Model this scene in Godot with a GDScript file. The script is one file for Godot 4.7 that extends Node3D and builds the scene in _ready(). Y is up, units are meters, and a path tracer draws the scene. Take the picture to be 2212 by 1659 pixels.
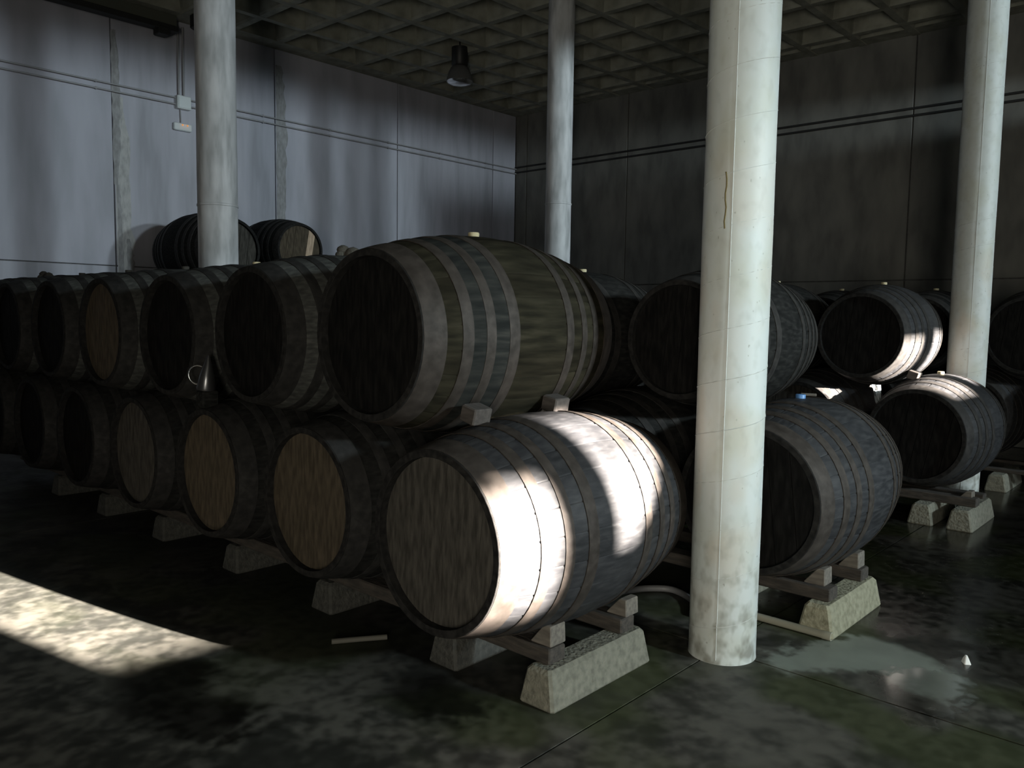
extends Node3D
# A dim cask cellar: stacks of old casks between round concrete columns, low sun through high windows.
# x runs along the casks (away to the right), -z away to the left, y up, metres.

const CH := 1.65            # camera height
const LEN := 1.327          # cask length
const RH := 0.3855          # cask radius at the rim
const RB := 0.49            # cask radius at the belly
const STAVES := 24
const CEIL := 5.62

var M := {}
var taken := {}
var stave_mesh: ArrayMesh
var head_mesh: ArrayMesh
var board_meshes := []
var hoop_meshes := []
var bung_mesh: ArrayMesh
var rag_mesh: ArrayMesh
var rim_mesh: ArrayMesh
var band_mesh: ArrayMesh

func _ready():
	# ---------- camera ----------
	var cam := Camera3D.new()
	cam.name = "camera"
	add_child(cam)
	var yaw := deg_to_rad(42.37)
	var pitch := deg_to_rad(-4.84)
	var roll := deg_to_rad(0.84)
	var f := Vector3(cos(pitch) * cos(yaw), sin(pitch), -cos(pitch) * sin(yaw))
	var r := f.cross(Vector3.UP).normalized()
	var u := r.cross(f)
	var rr := r * cos(roll) + u * sin(roll)
	var uu := u * cos(roll) - r * sin(roll)
	cam.transform = Transform3D(Basis(rr, uu, -f), Vector3(0, CH, 0))
	cam.fov = rad_to_deg(2.0 * atan(829.5 / 1755.0))
	cam.near = 0.05
	cam.far = 200.0
	cam.current = true
	# ---------- sky, sun, added lights ----------
	var we := WorldEnvironment.new()
	we.name = "sky"
	var env := Environment.new()
	env.tonemap_mode = Environment.TONE_MAPPER_LINEAR
	env.tonemap_exposure = 1.0
	env.background_mode = Environment.BG_SKY
	var sky := Sky.new()
	var sm := ProceduralSkyMaterial.new()
	sm.sky_top_color = Color(0.35, 0.5, 0.72)
	sm.sky_horizon_color = Color(0.72, 0.8, 0.86)
	sm.ground_bottom_color = Color(0.2, 0.19, 0.17)
	sm.ground_horizon_color = Color(0.45, 0.45, 0.42)
	sky.sky_material = sm
	env.sky = sky
	env.background_energy_multiplier = 0.8
	env.sdfgi_enabled = true
	env.ssao_enabled = true
	env.ssil_enabled = true
	we.environment = env
	add_child(we)
	var sun := DirectionalLight3D.new()
	sun.name = "sun"
	sun.light_color = Color(1.0, 0.95, 0.9)
	sun.light_energy = 52.0
	sun.light_angular_distance = 0.5
	sun.shadow_enabled = true
	add_child(sun)
	sun.look_at_from_position(Vector3(2, 6, 20), Vector3(2, 6, 20) + Vector3(-0.19, -0.255, -1.0), Vector3.UP)
	# added spots and area lights, standing in for daylight from unseen windows and doorway
	for w in [[4.9, 48.0, 15.2, -6.8], [4.4, 82.0, 14.5, -22.0], [9.15, 60.0, 18.0, -7.0]]:
		var sl := SpotLight3D.new()
		sl.name = "added_spot"  # added spot, aimed to brighten columns, wall and casks
		sl.light_color = Color(0.90, 0.98, 1.0)
		sl.light_energy = w[1]
		sl.light_size = 0.36
		sl.spot_angle = w[2]
		sl.spot_angle_attenuation = 0.35
		sl.spot_range = 60.0
		sl.spot_attenuation = 2.0
		sl.shadow_enabled = true
		add_child(sl, true)
		sl.position = Vector3(w[0], 4.62, 9.9)
		sl.rotation = Vector3(deg_to_rad(w[3]), 0, 0)
	for w in [[4.9, 1.5], [8.935, 0.97]]:
		var al := AreaLight3D.new()
		al.name = "added_pane_fill"  # added soft fill in front of the unseen panes
		al.light_color = Color(0.93, 0.98, 1.0)
		al.light_energy = 24.0
		al.area_size = Vector2(w[1], 0.4)
		al.area_range = 60.0
		al.area_attenuation = 2.0
		al.shadow_enabled = true
		add_child(al, true)
		al.position = Vector3(w[0], 4.6, 9.95)
	var dl := AreaLight3D.new()
	dl.name = "doorway_fill"  # added fill light set in the unseen doorway
	dl.light_color = Color(1.0, 0.97, 0.9)
	dl.light_energy = 25.0
	dl.area_size = Vector2(1.6, 2.3)
	dl.area_range = 60.0
	dl.area_attenuation = 2.0
	dl.shadow_enabled = true
	add_child(dl)
	dl.look_at_from_position(Vector3(-2.88, 1.3, 2.0), Vector3(0.0, 1.3, 2.0), Vector3.UP)

	make_materials()
	make_cask_meshes()
	build_room()
	build_columns()
	build_casks()
	build_supports()
	build_fittings()
	build_small_things()

# ============================================================ helpers
func numbered(called: String) -> String:
	if not taken.has(called):
		taken[called] = 0
		return called
	taken[called] += 1
	return "%s_%03d" % [called, taken[called]]

func tag(o, label, category, group = ""):
	o.set_meta("label", label)
	o.set_meta("category", category)
	if group != "":
		o.set_meta("group", group)
	return o

func obj(called: String, mesh: Mesh, m: Material, parent = null, xf := Transform3D()) -> MeshInstance3D:
	var o := MeshInstance3D.new()
	o.mesh = mesh
	o.material_override = m
	o.transform = xf
	o.cast_shadow = GeometryInstance3D.SHADOW_CASTING_SETTING_ON
	if parent == null:
		o.name = numbered(called)
		add_child(o)
	else:
		o.name = called
		parent.add_child(o, true)
	return o

func thing(called: String, label: String, category: String, at := Vector3.ZERO, group := "") -> Node3D:
	var o := Node3D.new()
	o.name = numbered(called)
	add_child(o)
	o.position = at
	tag(o, label, category, group)
	return o

func struct(called: String, mesh: Mesh, m: Material, label := "") -> MeshInstance3D:
	var o := obj(called, mesh, m)
	o.set_meta("kind", "structure")
	if label != "":
		tag(o, label, called.get_slice("_", 0))
	return o

func st_new() -> SurfaceTool:
	var st := SurfaceTool.new()
	st.begin(Mesh.PRIMITIVE_TRIANGLES)
	return st

func tri(st: SurfaceTool, p: Array, n: Array, uv: Array = []):
	var g: Vector3 = (p[1] - p[0]).cross(p[2] - p[0])
	var o := [0, 1, 2] if g.dot(n[0] + n[1] + n[2]) < 0.0 else [0, 2, 1]
	for i in o:
		st.set_normal(n[i])
		if uv.size():
			st.set_uv(uv[i])
		st.add_vertex(p[i])

func quad(st: SurfaceTool, a: Vector3, b: Vector3, c: Vector3, d: Vector3, na: Vector3, nb: Vector3, nc: Vector3, nd: Vector3):
	tri(st, [a, b, c], [na, nb, nc])
	tri(st, [a, c, d], [na, nc, nd])

func flat_quad(st: SurfaceTool, a: Vector3, b: Vector3, c: Vector3, d: Vector3, out: Vector3):
	var n := (b - a).cross(c - a)
	if n.length() < 1e-12:
		n = (c - a).cross(d - a)
	n = n.normalized()
	if n.dot(out) < 0.0:
		n = -n
	quad(st, a, b, c, d, n, n, n, n)

# a loft of rectangles with cut corners: layers of [y, half x, half z]; chamfers come from extra layers
func loft(st: SurfaceTool, layers: Array, cut: float, xf := Transform3D()):
	var rings := []
	for l in layers:
		var hx: float = l[1]
		var hz: float = l[2]
		var c: float = minf(cut, minf(hx, hz) * 0.5)
		var ox: float = l[3] if l.size() > 3 else 0.0
		var oz: float = l[4] if l.size() > 4 else 0.0
		var ring := []
		for q in [[hx, -hz + c], [hx, hz - c], [hx - c, hz], [-hx + c, hz], [-hx, hz - c], [-hx, -hz + c], [-hx + c, -hz], [hx - c, -hz]]:
			ring.append(xf * Vector3(q[0] + ox, l[0], q[1] + oz))
		rings.append(ring)
	var mid := Vector3.ZERO
	for ring in rings:
		for p in ring:
			mid += p
	mid /= 8.0 * rings.size()
	for i in rings.size() - 1:
		for k in 8:
			var a: Vector3 = rings[i][k]
			var b: Vector3 = rings[i][(k + 1) % 8]
			var c2: Vector3 = rings[i + 1][(k + 1) % 8]
			var d: Vector3 = rings[i + 1][k]
			flat_quad(st, a, b, c2, d, (a + b + c2 + d) * 0.25 - mid)
	for e in [0, rings.size() - 1]:
		var ring = rings[e]
		var c3 := Vector3.ZERO
		for p in ring:
			c3 += p / 8.0
		for k in 8:
			var n: Vector3 = (ring[k] - c3).cross(ring[(k + 1) % 8] - c3).normalized()
			if n.dot(c3 - mid) < 0.0:
				n = -n
			tri(st, [c3, ring[k], ring[(k + 1) % 8]], [n, n, n])

func box(st: SurfaceTool, size: Vector3, at := Vector3.ZERO, bevel := 0.004, basis := Basis()):
	var h := size * 0.5
	var b := minf(bevel, minf(h.x, minf(h.y, h.z)) * 0.4)
	loft(st, [[-h.y, h.x - b, h.z - b], [-h.y + b, h.x, h.z], [h.y - b, h.x, h.z], [h.y, h.x - b, h.z - b]], b, Transform3D(basis, at))

func box_mesh(size: Vector3, bevel := 0.004) -> ArrayMesh:
	var st := st_new()
	box(st, size, Vector3.ZERO, bevel)
	return st.commit()

# profile of [radius, y] turned about y
func lathe(st: SurfaceTool, prof: Array, n := 24, xf := Transform3D(), sharp := 0.6):
	var cnt := prof.size()
	var segn := []
	for i in cnt - 1:
		var d := Vector2(prof[i + 1][0] - prof[i][0], prof[i + 1][1] - prof[i][1])
		segn.append(Vector2(d.y, -d.x).normalized())
	for i in cnt - 1:
		var n0: Vector2 = segn[i]
		var n1: Vector2 = segn[i]
		if i > 0 and segn[i - 1].dot(segn[i]) > sharp:
			n0 = (segn[i - 1] + segn[i]).normalized()
		if i < cnt - 2 and segn[i + 1].dot(segn[i]) > sharp:
			n1 = (segn[i + 1] + segn[i]).normalized()
		for k in n:
			var a0 := TAU * k / n
			var a1 := TAU * (k + 1) / n
			var p := func(ang: float, j: int) -> Vector3: return xf * Vector3(cos(ang) * prof[j][0], prof[j][1], sin(ang) * prof[j][0])
			var q := func(ang: float, m2: Vector2) -> Vector3: return (xf.basis * Vector3(cos(ang) * m2.x, m2.y, sin(ang) * m2.x)).normalized()
			quad(st, p.call(a0, i), p.call(a1, i), p.call(a1, i + 1), p.call(a0, i + 1), q.call(a0, n0), q.call(a1, n0), q.call(a1, n1), q.call(a0, n1))

func tube(st: SurfaceTool, pts: Array, rad: float, n := 8, caps := true):
	var up := Vector3.UP
	var rings := []
	var norms := []
	var cnt := pts.size()
	var d0: Vector3 = (pts[1] - pts[0]).normalized()
	if absf(d0.dot(up)) > 0.9:
		up = Vector3.RIGHT
	var side := d0.cross(up).normalized()
	for i in cnt:
		var d: Vector3 = (pts[mini(i + 1, cnt - 1)] - pts[maxi(i - 1, 0)]).normalized()
		side = (side - d * side.dot(d)).normalized()
		var other := d.cross(side)
		var ring := []
		var nr := []
		for k in n:
			var a := TAU * k / n
			var v := side * cos(a) + other * sin(a)
			nr.append(v)
			ring.append(pts[i] + v * rad)
		rings.append(ring)
		norms.append(nr)
	for i in cnt - 1:
		for k in n:
			var j := (k + 1) % n
			quad(st, rings[i][k], rings[i][j], rings[i + 1][j], rings[i + 1][k], norms[i][k], norms[i][j], norms[i + 1][j], norms[i + 1][k])
	if caps:
		for e in [0, cnt - 1]:
			var dd: Vector3 = (pts[0] - pts[1]).normalized() if e == 0 else (pts[cnt - 1] - pts[cnt - 2]).normalized()
			for k in n:
				tri(st, [pts[e], rings[e][k], rings[e][(k + 1) % n]], [dd, dd, dd])

func tube_mesh(pts: Array, rad: float, n := 8) -> ArrayMesh:
	var st := st_new()
	tube(st, pts, rad, n)
	return st.commit()

func curve_pts(ctrl: Array, steps: int) -> Array:
	var out := []
	for i in ctrl.size() - 1:
		var p0: Vector3 = ctrl[maxi(i - 1, 0)]
		var p3: Vector3 = ctrl[mini(i + 2, ctrl.size() - 1)]
		for s in steps:
			out.append(ctrl[i].cubic_interpolate(ctrl[i + 1], p0, p3, float(s) / steps))
	out.append(ctrl[-1])
	return out

# ============================================================ materials
func lin(c: Color) -> Color:
	return c.linear_to_srgb()

func noise_tex(sd: int, freq: float, a: Color, b: Color, c: Color, octaves := 4, size := 512, kind := FastNoiseLite.TYPE_SIMPLEX_SMOOTH) -> NoiseTexture2D:
	var n := FastNoiseLite.new()
	n.seed = sd
	n.noise_type = kind
	n.frequency = freq
	n.fractal_octaves = octaves
	var t := NoiseTexture2D.new()
	t.width = size
	t.height = size
	t.seamless = true
	t.noise = n
	var g := Gradient.new()
	g.offsets = PackedFloat32Array([0.15, 0.5, 0.85])
	g.colors = PackedColorArray([lin(a), lin(b), lin(c)])
	t.color_ramp = g
	return t

func grey_tex(sd: int, freq: float, lo: float, hi: float, octaves := 4) -> NoiseTexture2D:
	return noise_tex(sd, freq, Color(lo, lo, lo).srgb_to_linear(), Color((lo + hi) / 2, (lo + hi) / 2, (lo + hi) / 2).srgb_to_linear(), Color(hi, hi, hi).srgb_to_linear(), octaves)

# a material that needs no UVs: linear base colours from dark to light
func surf(called: String, sd: int, freq: float, a: Color, b: Color, c: Color, scale: Vector3, rough: float, metal := 0.0, bump := 0.0, world := true) -> StandardMaterial3D:
	var m := StandardMaterial3D.new()
	m.resource_name = called
	m.albedo_texture = noise_tex(sd, freq, a, b, c)
	m.uv1_triplanar = true
	m.uv1_world_triplanar = world
	m.uv1_scale = scale
	m.roughness = rough
	m.metallic = metal
	if bump > 0.0:
		m.heightmap_enabled = true
		m.heightmap_scale = bump
		m.heightmap_texture = grey_tex(sd + 50, freq * 2.0, 0.0, 1.0)
	M[called] = m
	return m

func plain(called: String, c: Color, rough: float, metal := 0.0) -> StandardMaterial3D:
	var m := StandardMaterial3D.new()
	m.resource_name = called
	m.albedo_color = lin(c)
	m.roughness = rough
	m.metallic = metal
	M[called] = m
	return m

func make_materials():
	# cask woods: black-painted oak, olive mouldy oak, brown oak
	surf("oak_black", 3, 0.02, Color(0.0150, 0.0155, 0.0170), Color(0.0240, 0.0245, 0.0265), Color(0.0400, 0.0400, 0.0415), Vector3(0.7, 3.0, 3.0), 0.55, 0.0)
	surf("oak_slate", 4, 0.02, Color(0.0175, 0.0179, 0.0200), Color(0.0283, 0.0292, 0.0317), Color(0.0462, 0.0462, 0.0483), Vector3(0.7, 3.0, 3.0), 0.5, 0.0)
	surf("oak_olive", 5, 0.014, Color(0.0105, 0.0096, 0.0068), Color(0.0220, 0.0200, 0.0131), Color(0.0379, 0.0335, 0.0221), Vector3(0.35, 2.6, 2.6), 0.8, 0.0)
	surf("oak_olive_dark", 6, 0.014, Color(0.0069, 0.0062, 0.0044), Color(0.0168, 0.0149, 0.0099), Color(0.0303, 0.0267, 0.0175), Vector3(0.35, 2.6, 2.6), 0.8, 0.0)
	surf("oak_shaded", 14, 0.02, Color(0.0084, 0.0086, 0.0084), Color(0.0150, 0.0151, 0.0145), Color(0.0281, 0.0281, 0.0263), Vector3(0.9, 3.0, 3.0), 0.75, 0.0)  # oak darkened to put the shade of the dark rows into its colour
	surf("oak_lit", 15, 0.02, Color(0.0296, 0.0307, 0.0296), Color(0.0593, 0.0612, 0.0575), Color(0.1018, 0.1018, 0.0944), Vector3(0.9, 3.0, 3.0), 0.85, 0.0)  # lighter copy of the dark oak, for upper casks that catch light
	surf("hoop_shaded", 16, 0.02, Color(0.0153, 0.0153, 0.0153), Color(0.0255, 0.0248, 0.0242), Color(0.0382, 0.0370, 0.0357), Vector3(1.5, 1.5, 1.5), 0.7, 0.0)  # hoops darkened to carry the shade of the left row
	surf("rim_black", 17, 0.02, Color(0.010, 0.010, 0.010), Color(0.017, 0.0165, 0.016), Color(0.026, 0.025, 0.024), Vector3(2, 2, 2), 0.8)
	surf("paint_band", 18, 0.014, Color(0.0115, 0.0126, 0.0126), Color(0.0218, 0.0230, 0.0218), Color(0.0414, 0.0414, 0.0368), Vector3(0.4, 2.6, 2.6), 0.7, 0.0)
	surf("oak_slate_b", 19, 0.02, Color(0.0150, 0.0153, 0.0169), Color(0.0245, 0.0252, 0.0272), Color(0.042, 0.042, 0.0435), Vector3(0.7, 3.0, 3.0), 0.5, 0.0)
	surf("hoop_iron", 7, 0.02, Color(0.0281, 0.0235, 0.0201), Color(0.0421, 0.0360, 0.0316), Color(0.0602, 0.0511, 0.0448), Vector3(1.5, 1.5, 1.5), 0.62, 0.15)
	surf("hoop_dark", 8, 0.02, Color(0.0180, 0.0172, 0.0168), Color(0.0300, 0.0284, 0.0272), Color(0.0440, 0.0412, 0.0388), Vector3(1.5, 1.5, 1.5), 0.62, 0.15)
	surf("head_black", 9, 0.02, Color(0.0046, 0.0046, 0.0046), Color(0.0075, 0.0072, 0.0069), Color(0.0121, 0.0116, 0.0111), Vector3(3.0, 0.6, 3.0), 0.8, 0.0)
	surf("head_sooty", 10, 0.02, Color(0.0321, 0.0296, 0.0259), Color(0.0519, 0.0481, 0.0420), Color(0.0741, 0.0679, 0.0593), Vector3(3.0, 0.6, 3.0), 0.75, 0.0)
	surf("head_brown", 11, 0.02, Color(0.0420, 0.0336, 0.0240), Color(0.0630, 0.0510, 0.0360), Color(0.0870, 0.0696, 0.0492), Vector3(3.0, 0.6, 3.0), 0.75, 0.0)
	surf("head_tan", 12, 0.02, Color(0.32, 0.23, 0.16), Color(0.42, 0.31, 0.22), Color(0.50, 0.38, 0.27), Vector3(3.0, 0.6, 3.0), 0.7, 0.0)
	for q in [["oak_black", 0.25], ["oak_slate", 0.32], ["oak_slate_b", 0.32], ["rim_black", 0.2], ["paint_band", 0.08], ["oak_olive", 0.16], ["oak_olive_dark", 0.16], ["oak_shaded", 0.16], ["oak_lit", 0.2], ["hoop_iron", 0.3], ["hoop_dark", 0.25], ["hoop_shaded", 0.2], ["head_black", 0.16], ["head_sooty", 0.2], ["head_brown", 0.25]]:
		M[q[0]].metallic_specular = q[1]
	plain("cork", Color(0.46, 0.40, 0.25), 0.85)
	plain("bung_blue", Color(0.09, 0.22, 0.46), 0.45)
	plain("bung_dark", Color(0.05, 0.047, 0.04), 0.85)
	surf("rag", 13, 0.05, Color(0.03, 0.03, 0.025), Color(0.06, 0.055, 0.045), Color(0.10, 0.09, 0.07), Vector3(4, 4, 4), 0.95)
	# concrete and the like
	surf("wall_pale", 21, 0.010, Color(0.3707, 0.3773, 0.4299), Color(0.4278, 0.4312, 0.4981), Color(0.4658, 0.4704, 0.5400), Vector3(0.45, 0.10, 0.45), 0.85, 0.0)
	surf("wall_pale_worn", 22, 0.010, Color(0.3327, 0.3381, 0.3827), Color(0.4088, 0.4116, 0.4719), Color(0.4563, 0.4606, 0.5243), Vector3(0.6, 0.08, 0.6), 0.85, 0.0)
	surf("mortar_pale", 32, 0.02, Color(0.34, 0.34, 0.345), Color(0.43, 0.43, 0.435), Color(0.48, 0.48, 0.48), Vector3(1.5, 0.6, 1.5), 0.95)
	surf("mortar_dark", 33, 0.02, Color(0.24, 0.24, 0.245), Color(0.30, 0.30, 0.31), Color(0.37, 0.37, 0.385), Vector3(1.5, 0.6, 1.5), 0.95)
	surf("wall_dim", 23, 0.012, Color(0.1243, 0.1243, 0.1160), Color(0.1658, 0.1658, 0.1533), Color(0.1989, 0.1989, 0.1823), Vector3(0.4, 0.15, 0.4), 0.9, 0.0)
	surf("joint_dark", 24, 0.02, Color(0.07, 0.07, 0.07), Color(0.11, 0.11, 0.11), Color(0.15, 0.15, 0.15), Vector3(1, 1, 1), 0.95)
	surf("ceiling_concrete", 25, 0.012, Color(0.1950, 0.1950, 0.1625), Color(0.2600, 0.2600, 0.2145), Color(0.3250, 0.3250, 0.2730), Vector3(0.5, 0.5, 0.5), 0.9, 0.0)
	surf("column_white", 26, 0.010, Color(0.52, 0.53, 0.49), Color(0.66, 0.68, 0.65), Color(0.72, 0.75, 0.73), Vector3(1.0, 0.5, 1.0), 0.55, 0.0)
	surf("column_grey", 27, 0.014, Color(0.34, 0.35, 0.36), Color(0.50, 0.51, 0.53), Color(0.62, 0.63, 0.65), Vector3(1.2, 0.25, 1.2), 0.6, 0.0)
	plain("seam", Color(0.50, 0.52, 0.50), 0.7)
	plain("rust_stain", Color(0.12, 0.09, 0.03), 0.8)
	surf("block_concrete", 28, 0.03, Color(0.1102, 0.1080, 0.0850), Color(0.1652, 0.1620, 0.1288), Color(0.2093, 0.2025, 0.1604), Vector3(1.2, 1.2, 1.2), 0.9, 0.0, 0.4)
	surf("block_shaded", 28, 0.03, Color(0.0315, 0.0315, 0.0280), Color(0.0490, 0.0490, 0.0434), Color(0.0665, 0.0658, 0.0581), Vector3(1.2, 1.2, 1.2), 0.9, 0.0, 0.4)  # same concrete, darkened to paint in the shade under the left row
	surf("block_yellowish", 31, 0.03, Color(0.17, 0.165, 0.11), Color(0.25, 0.24, 0.17), Color(0.31, 0.30, 0.215), Vector3(1.2, 1.2, 1.2), 0.9, 0.0, 0.4)
	surf("beam_timber", 29, 0.02, Color(0.0279, 0.0243, 0.0208), Color(0.0439, 0.0375, 0.0314), Color(0.0638, 0.0529, 0.0439), Vector3(3.0, 3.0, 0.6), 0.85, 0.0, 0.25)
	surf("chock_dark", 34, 0.02, Color(0.040, 0.034, 0.030), Color(0.058, 0.050, 0.045), Color(0.080, 0.069, 0.062), Vector3(3.0, 3.0, 0.6), 0.85)
	surf("chock_timber", 30, 0.02, Color(0.0912, 0.0810, 0.0690), Color(0.1311, 0.1170, 0.0990), Color(0.1710, 0.1530, 0.1290), Vector3(3.0, 3.0, 0.6), 0.85, 0.0)
	plain("steel_dark", Color(0.03, 0.03, 0.03), 0.6, 0.3)
	plain("steel_green", Color(0.10, 0.105, 0.085), 0.6, 0.2)
	plain("conduit_grey", Color(0.30, 0.30, 0.315), 0.5)
	plain("box_white", Color(0.62, 0.66, 0.68), 0.5)
	plain("lamp_body", Color(0.015, 0.015, 0.015), 0.5)
	plain("lamp_shade", Color(0.16, 0.16, 0.16), 0.45, 0.3)
	plain("lamp_rim", Color(0.80, 0.80, 0.82), 0.18, 0.9)
	plain("steel_bright", Color(0.72, 0.72, 0.74), 0.22, 1.0)
	plain("steel_dull", Color(0.16, 0.16, 0.165), 0.3, 0.85)
	plain("pvc", Color(0.30, 0.29, 0.23), 0.5)
	plain("stick_wood", Color(0.10, 0.095, 0.08), 0.8)
	plain("hose_grey", Color(0.16, 0.16, 0.165), 0.5)
	plain("paper", Color(0.80, 0.80, 0.78), 0.8)
	var led := plain("amber_led", Color(0.9, 0.5, 0.15), 0.4)
	led.emission_enabled = true
	led.emission = Color(1.0, 0.6, 0.25)
	led.emission_energy_multiplier = 0.35
	var pane := plain("glow_pane", Color(0.75, 0.8, 0.8), 0.5)  # added glow for the unseen panes and door panel
	pane.emission_enabled = true
	pane.emission = Color(0.86, 0.98, 1.0)
	pane.emission_energy_multiplier = 1.0
	var film := StandardMaterial3D.new()
	film.resource_name = "film"
	film.albedo_color = Color(0.85, 0.9, 0.92, 0.25)
	film.transparency = BaseMaterial3D.TRANSPARENCY_ALPHA
	film.roughness = 0.15
	film.cull_mode = BaseMaterial3D.CULL_DISABLED
	M["film"] = film

# ============================================================ cask meshes
func prof_r(t: float) -> float:
	return RB - (RB - RH) * pow(absf(t), 1.9)

func make_cask_meshes():
	# one stave, on top of the cask (towards +y), axis x
	var st := st_new()
	var w := TAU / STAVES * 0.5
	var cut := 0.016
	var segs := 10
	var cross := [[-w, -0.0045], [-w + cut, 0.0], [0.0, 0.0], [w - cut, 0.0], [w, -0.0045]]
	var pt := func(t: float, c: Array) -> Vector3:
		var rad: float = prof_r(t) + c[1]
		return Vector3(t * LEN * 0.5, cos(c[0]) * rad, sin(c[0]) * rad)
	var nm := func(t: float, c: Array) -> Vector3:
		var slope: float = (prof_r(t + 0.01) - prof_r(t - 0.01)) / (0.02 * LEN * 0.5)
		var a: float = c[0]
		if absf(a) > w - 0.001:
			a *= 3.5
		return Vector3(-slope, cos(a), sin(a)).normalized()
	for i in segs:
		var t0 := -1.0 + 2.0 * i / segs
		var t1 := -1.0 + 2.0 * (i + 1) / segs
		for k in 4:
			quad(st, pt.call(t0, cross[k]), pt.call(t0, cross[k + 1]), pt.call(t1, cross[k + 1]), pt.call(t1, cross[k]), nm.call(t0, cross[k]), nm.call(t0, cross[k + 1]), nm.call(t1, cross[k + 1]), nm.call(t1, cross[k]))
	for e in [-1.0, 1.0]:
		var x := Vector3(e * LEN * 0.5, 0, 0)
		var inn := func(a: float, dx: float) -> Vector3: return x + Vector3(-e * dx, cos(a) * (RH - 0.024), sin(a) * (RH - 0.024))
		for k in 4:
			var c0: Array = cross[k]
			var c1: Array = cross[k + 1]
			flat_quad(st, pt.call(e, c0), pt.call(e, c1), inn.call(c1[0], 0.0), inn.call(c0[0], 0.0), Vector3(e, 0, 0))
		flat_quad(st, inn.call(-w, 0.0), inn.call(w, 0.0), inn.call(w, 0.07), inn.call(-w, 0.07), Vector3(0, -1, 0))
	stave_mesh = st.commit()
	# hoops: [centre along x as share of half length, width]
	for h in [[0.915, 0.105], [0.68, 0.055], [0.50, 0.05], [0.30, 0.06]]:
		st = st_new()
		var xc: float = h[0] * LEN * 0.5
		var hw: float = h[1] * 0.5
		var p := []
		for s in [[-hw, 0.0], [-hw, 0.0035], [-hw * 0.4, 0.0045], [hw * 0.4, 0.0045], [hw, 0.0035], [hw, 0.0]]:
			p.append([prof_r((xc + s[0]) / (LEN * 0.5)) + s[1], xc + s[0]])
		lathe(st, p, 56, Transform3D(Basis(Vector3(0, 0, 1), Vector3(1, 0, 0), Vector3(0, 1, 0)), Vector3.ZERO), 0.5)
		hoop_meshes.append(st.commit())
	# blackened end grain of the staves: a thin ring round each head
	st = st_new()
	var turned := Transform3D(Basis(Vector3(0, 0, 1), Vector3(-1, 0, 0), Vector3(0, -1, 0)), Vector3(-LEN * 0.5, 0, 0))
	lathe(st, [[RH - 0.030, -0.048], [RH - 0.030, 0.0015], [RH - 0.028, 0.003], [RH + 0.0005, 0.003], [RH + 0.003, 0.001], [RH + 0.0035, -0.010], [RH, -0.0105]], 56, turned, 0.9)
	rim_mesh = st.commit()
	# black paint between the second and the fourth hoop
	st = st_new()
	var bp := []
	for k in 9:
		var tx := lerpf(-0.66, -0.335, k / 8.0)
		bp.append([prof_r(tx) + 0.0009, tx * LEN * 0.5])
	lathe(st, bp, 72, Transform3D(Basis(Vector3(0, 0, 1), Vector3(1, 0, 0), Vector3(0, 1, 0)), Vector3.ZERO), 0.5)
	band_mesh = st.commit()
	# head: a thin backing disc and six boards with gaps
	var hr := RH - 0.026
	st = st_new()
	lathe(st, [[0.001, -0.02], [hr, -0.02], [hr, 0.0], [0.001, 0.0]], 40, Transform3D(Basis(Vector3(0, 0, 1), Vector3(-1, 0, 0), Vector3(0, -1, 0)), Vector3(0.005, 0, 0)))
	head_mesh = st.commit()
	var cuts := [-1.0, -0.62, -0.30, 0.02, 0.33, 0.66, 1.0]
	for b in 6:
		st = st_new()
		var z0: float = cuts[b] * (hr - 0.002) + 0.0018
		var z1: float = cuts[b + 1] * (hr - 0.002) - 0.0018
		var top := []
		for k in 7:
			var z := lerpf(z0, z1, k / 6.0)
			top.append(Vector2(z, sqrt(maxf(hr * hr - z * z, 0.0001)) - 0.002))
		var xf0 := -0.012 - 0.001 * (b % 3)
		for k in 6:
			var a: Vector2 = top[k]
			var c: Vector2 = top[k + 1]
			flat_quad(st, Vector3(xf0, a.y, a.x), Vector3(xf0, c.y, c.x), Vector3(xf0, -c.y, c.x), Vector3(xf0, -a.y, a.x), Vector3(-1, 0, 0))
			for s in [1.0, -1.0]:
				flat_quad(st, Vector3(xf0, s * a.y, a.x), Vector3(xf0, s * c.y, c.x), Vector3(0.004, s * c.y, c.x), Vector3(0.004, s * a.y, a.x), Vector3(0, s, 0))
		for e in [0, 6]:
			var q: Vector2 = top[e]
			flat_quad(st, Vector3(xf0, q.y, q.x), Vector3(xf0, -q.y, q.x), Vector3(0.004, -q.y, q.x), Vector3(0.004, q.y, q.x), Vector3(0, 0, -1 if e == 0 else 1))
		board_meshes.append(st.commit())
	st = st_new()
	lathe(st, [[0.001, -0.03], [0.026, -0.03], [0.029, 0.016], [0.026, 0.021], [0.001, 0.022]], 16)
	bung_mesh = st.commit()
	# a bunched rag stuffed in a bung hole
	st = st_new()
	var rg := RandomNumberGenerator.new()
	rg.seed = 5
	for k in 7:
		var c := Vector3(rg.randf_range(-0.06, 0.06), rg.randf_range(0.0, 0.035), rg.randf_range(-0.05, 0.05))
		var rad := rg.randf_range(0.025, 0.045)
		var pr := []
		for j in 7:
			var an := -PI / 2 + PI * j / 6.0
			pr.append([maxf(cos(an) * rad * rg.randf_range(0.8, 1.15), 0.001), sin(an) * rad * 0.8])
		lathe(st, pr, 9, Transform3D(Basis.from_euler(Vector3(rg.randf(), rg.randf() * 3.0, rg.randf())), c), -0.5)
	rag_mesh = st.commit()

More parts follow.
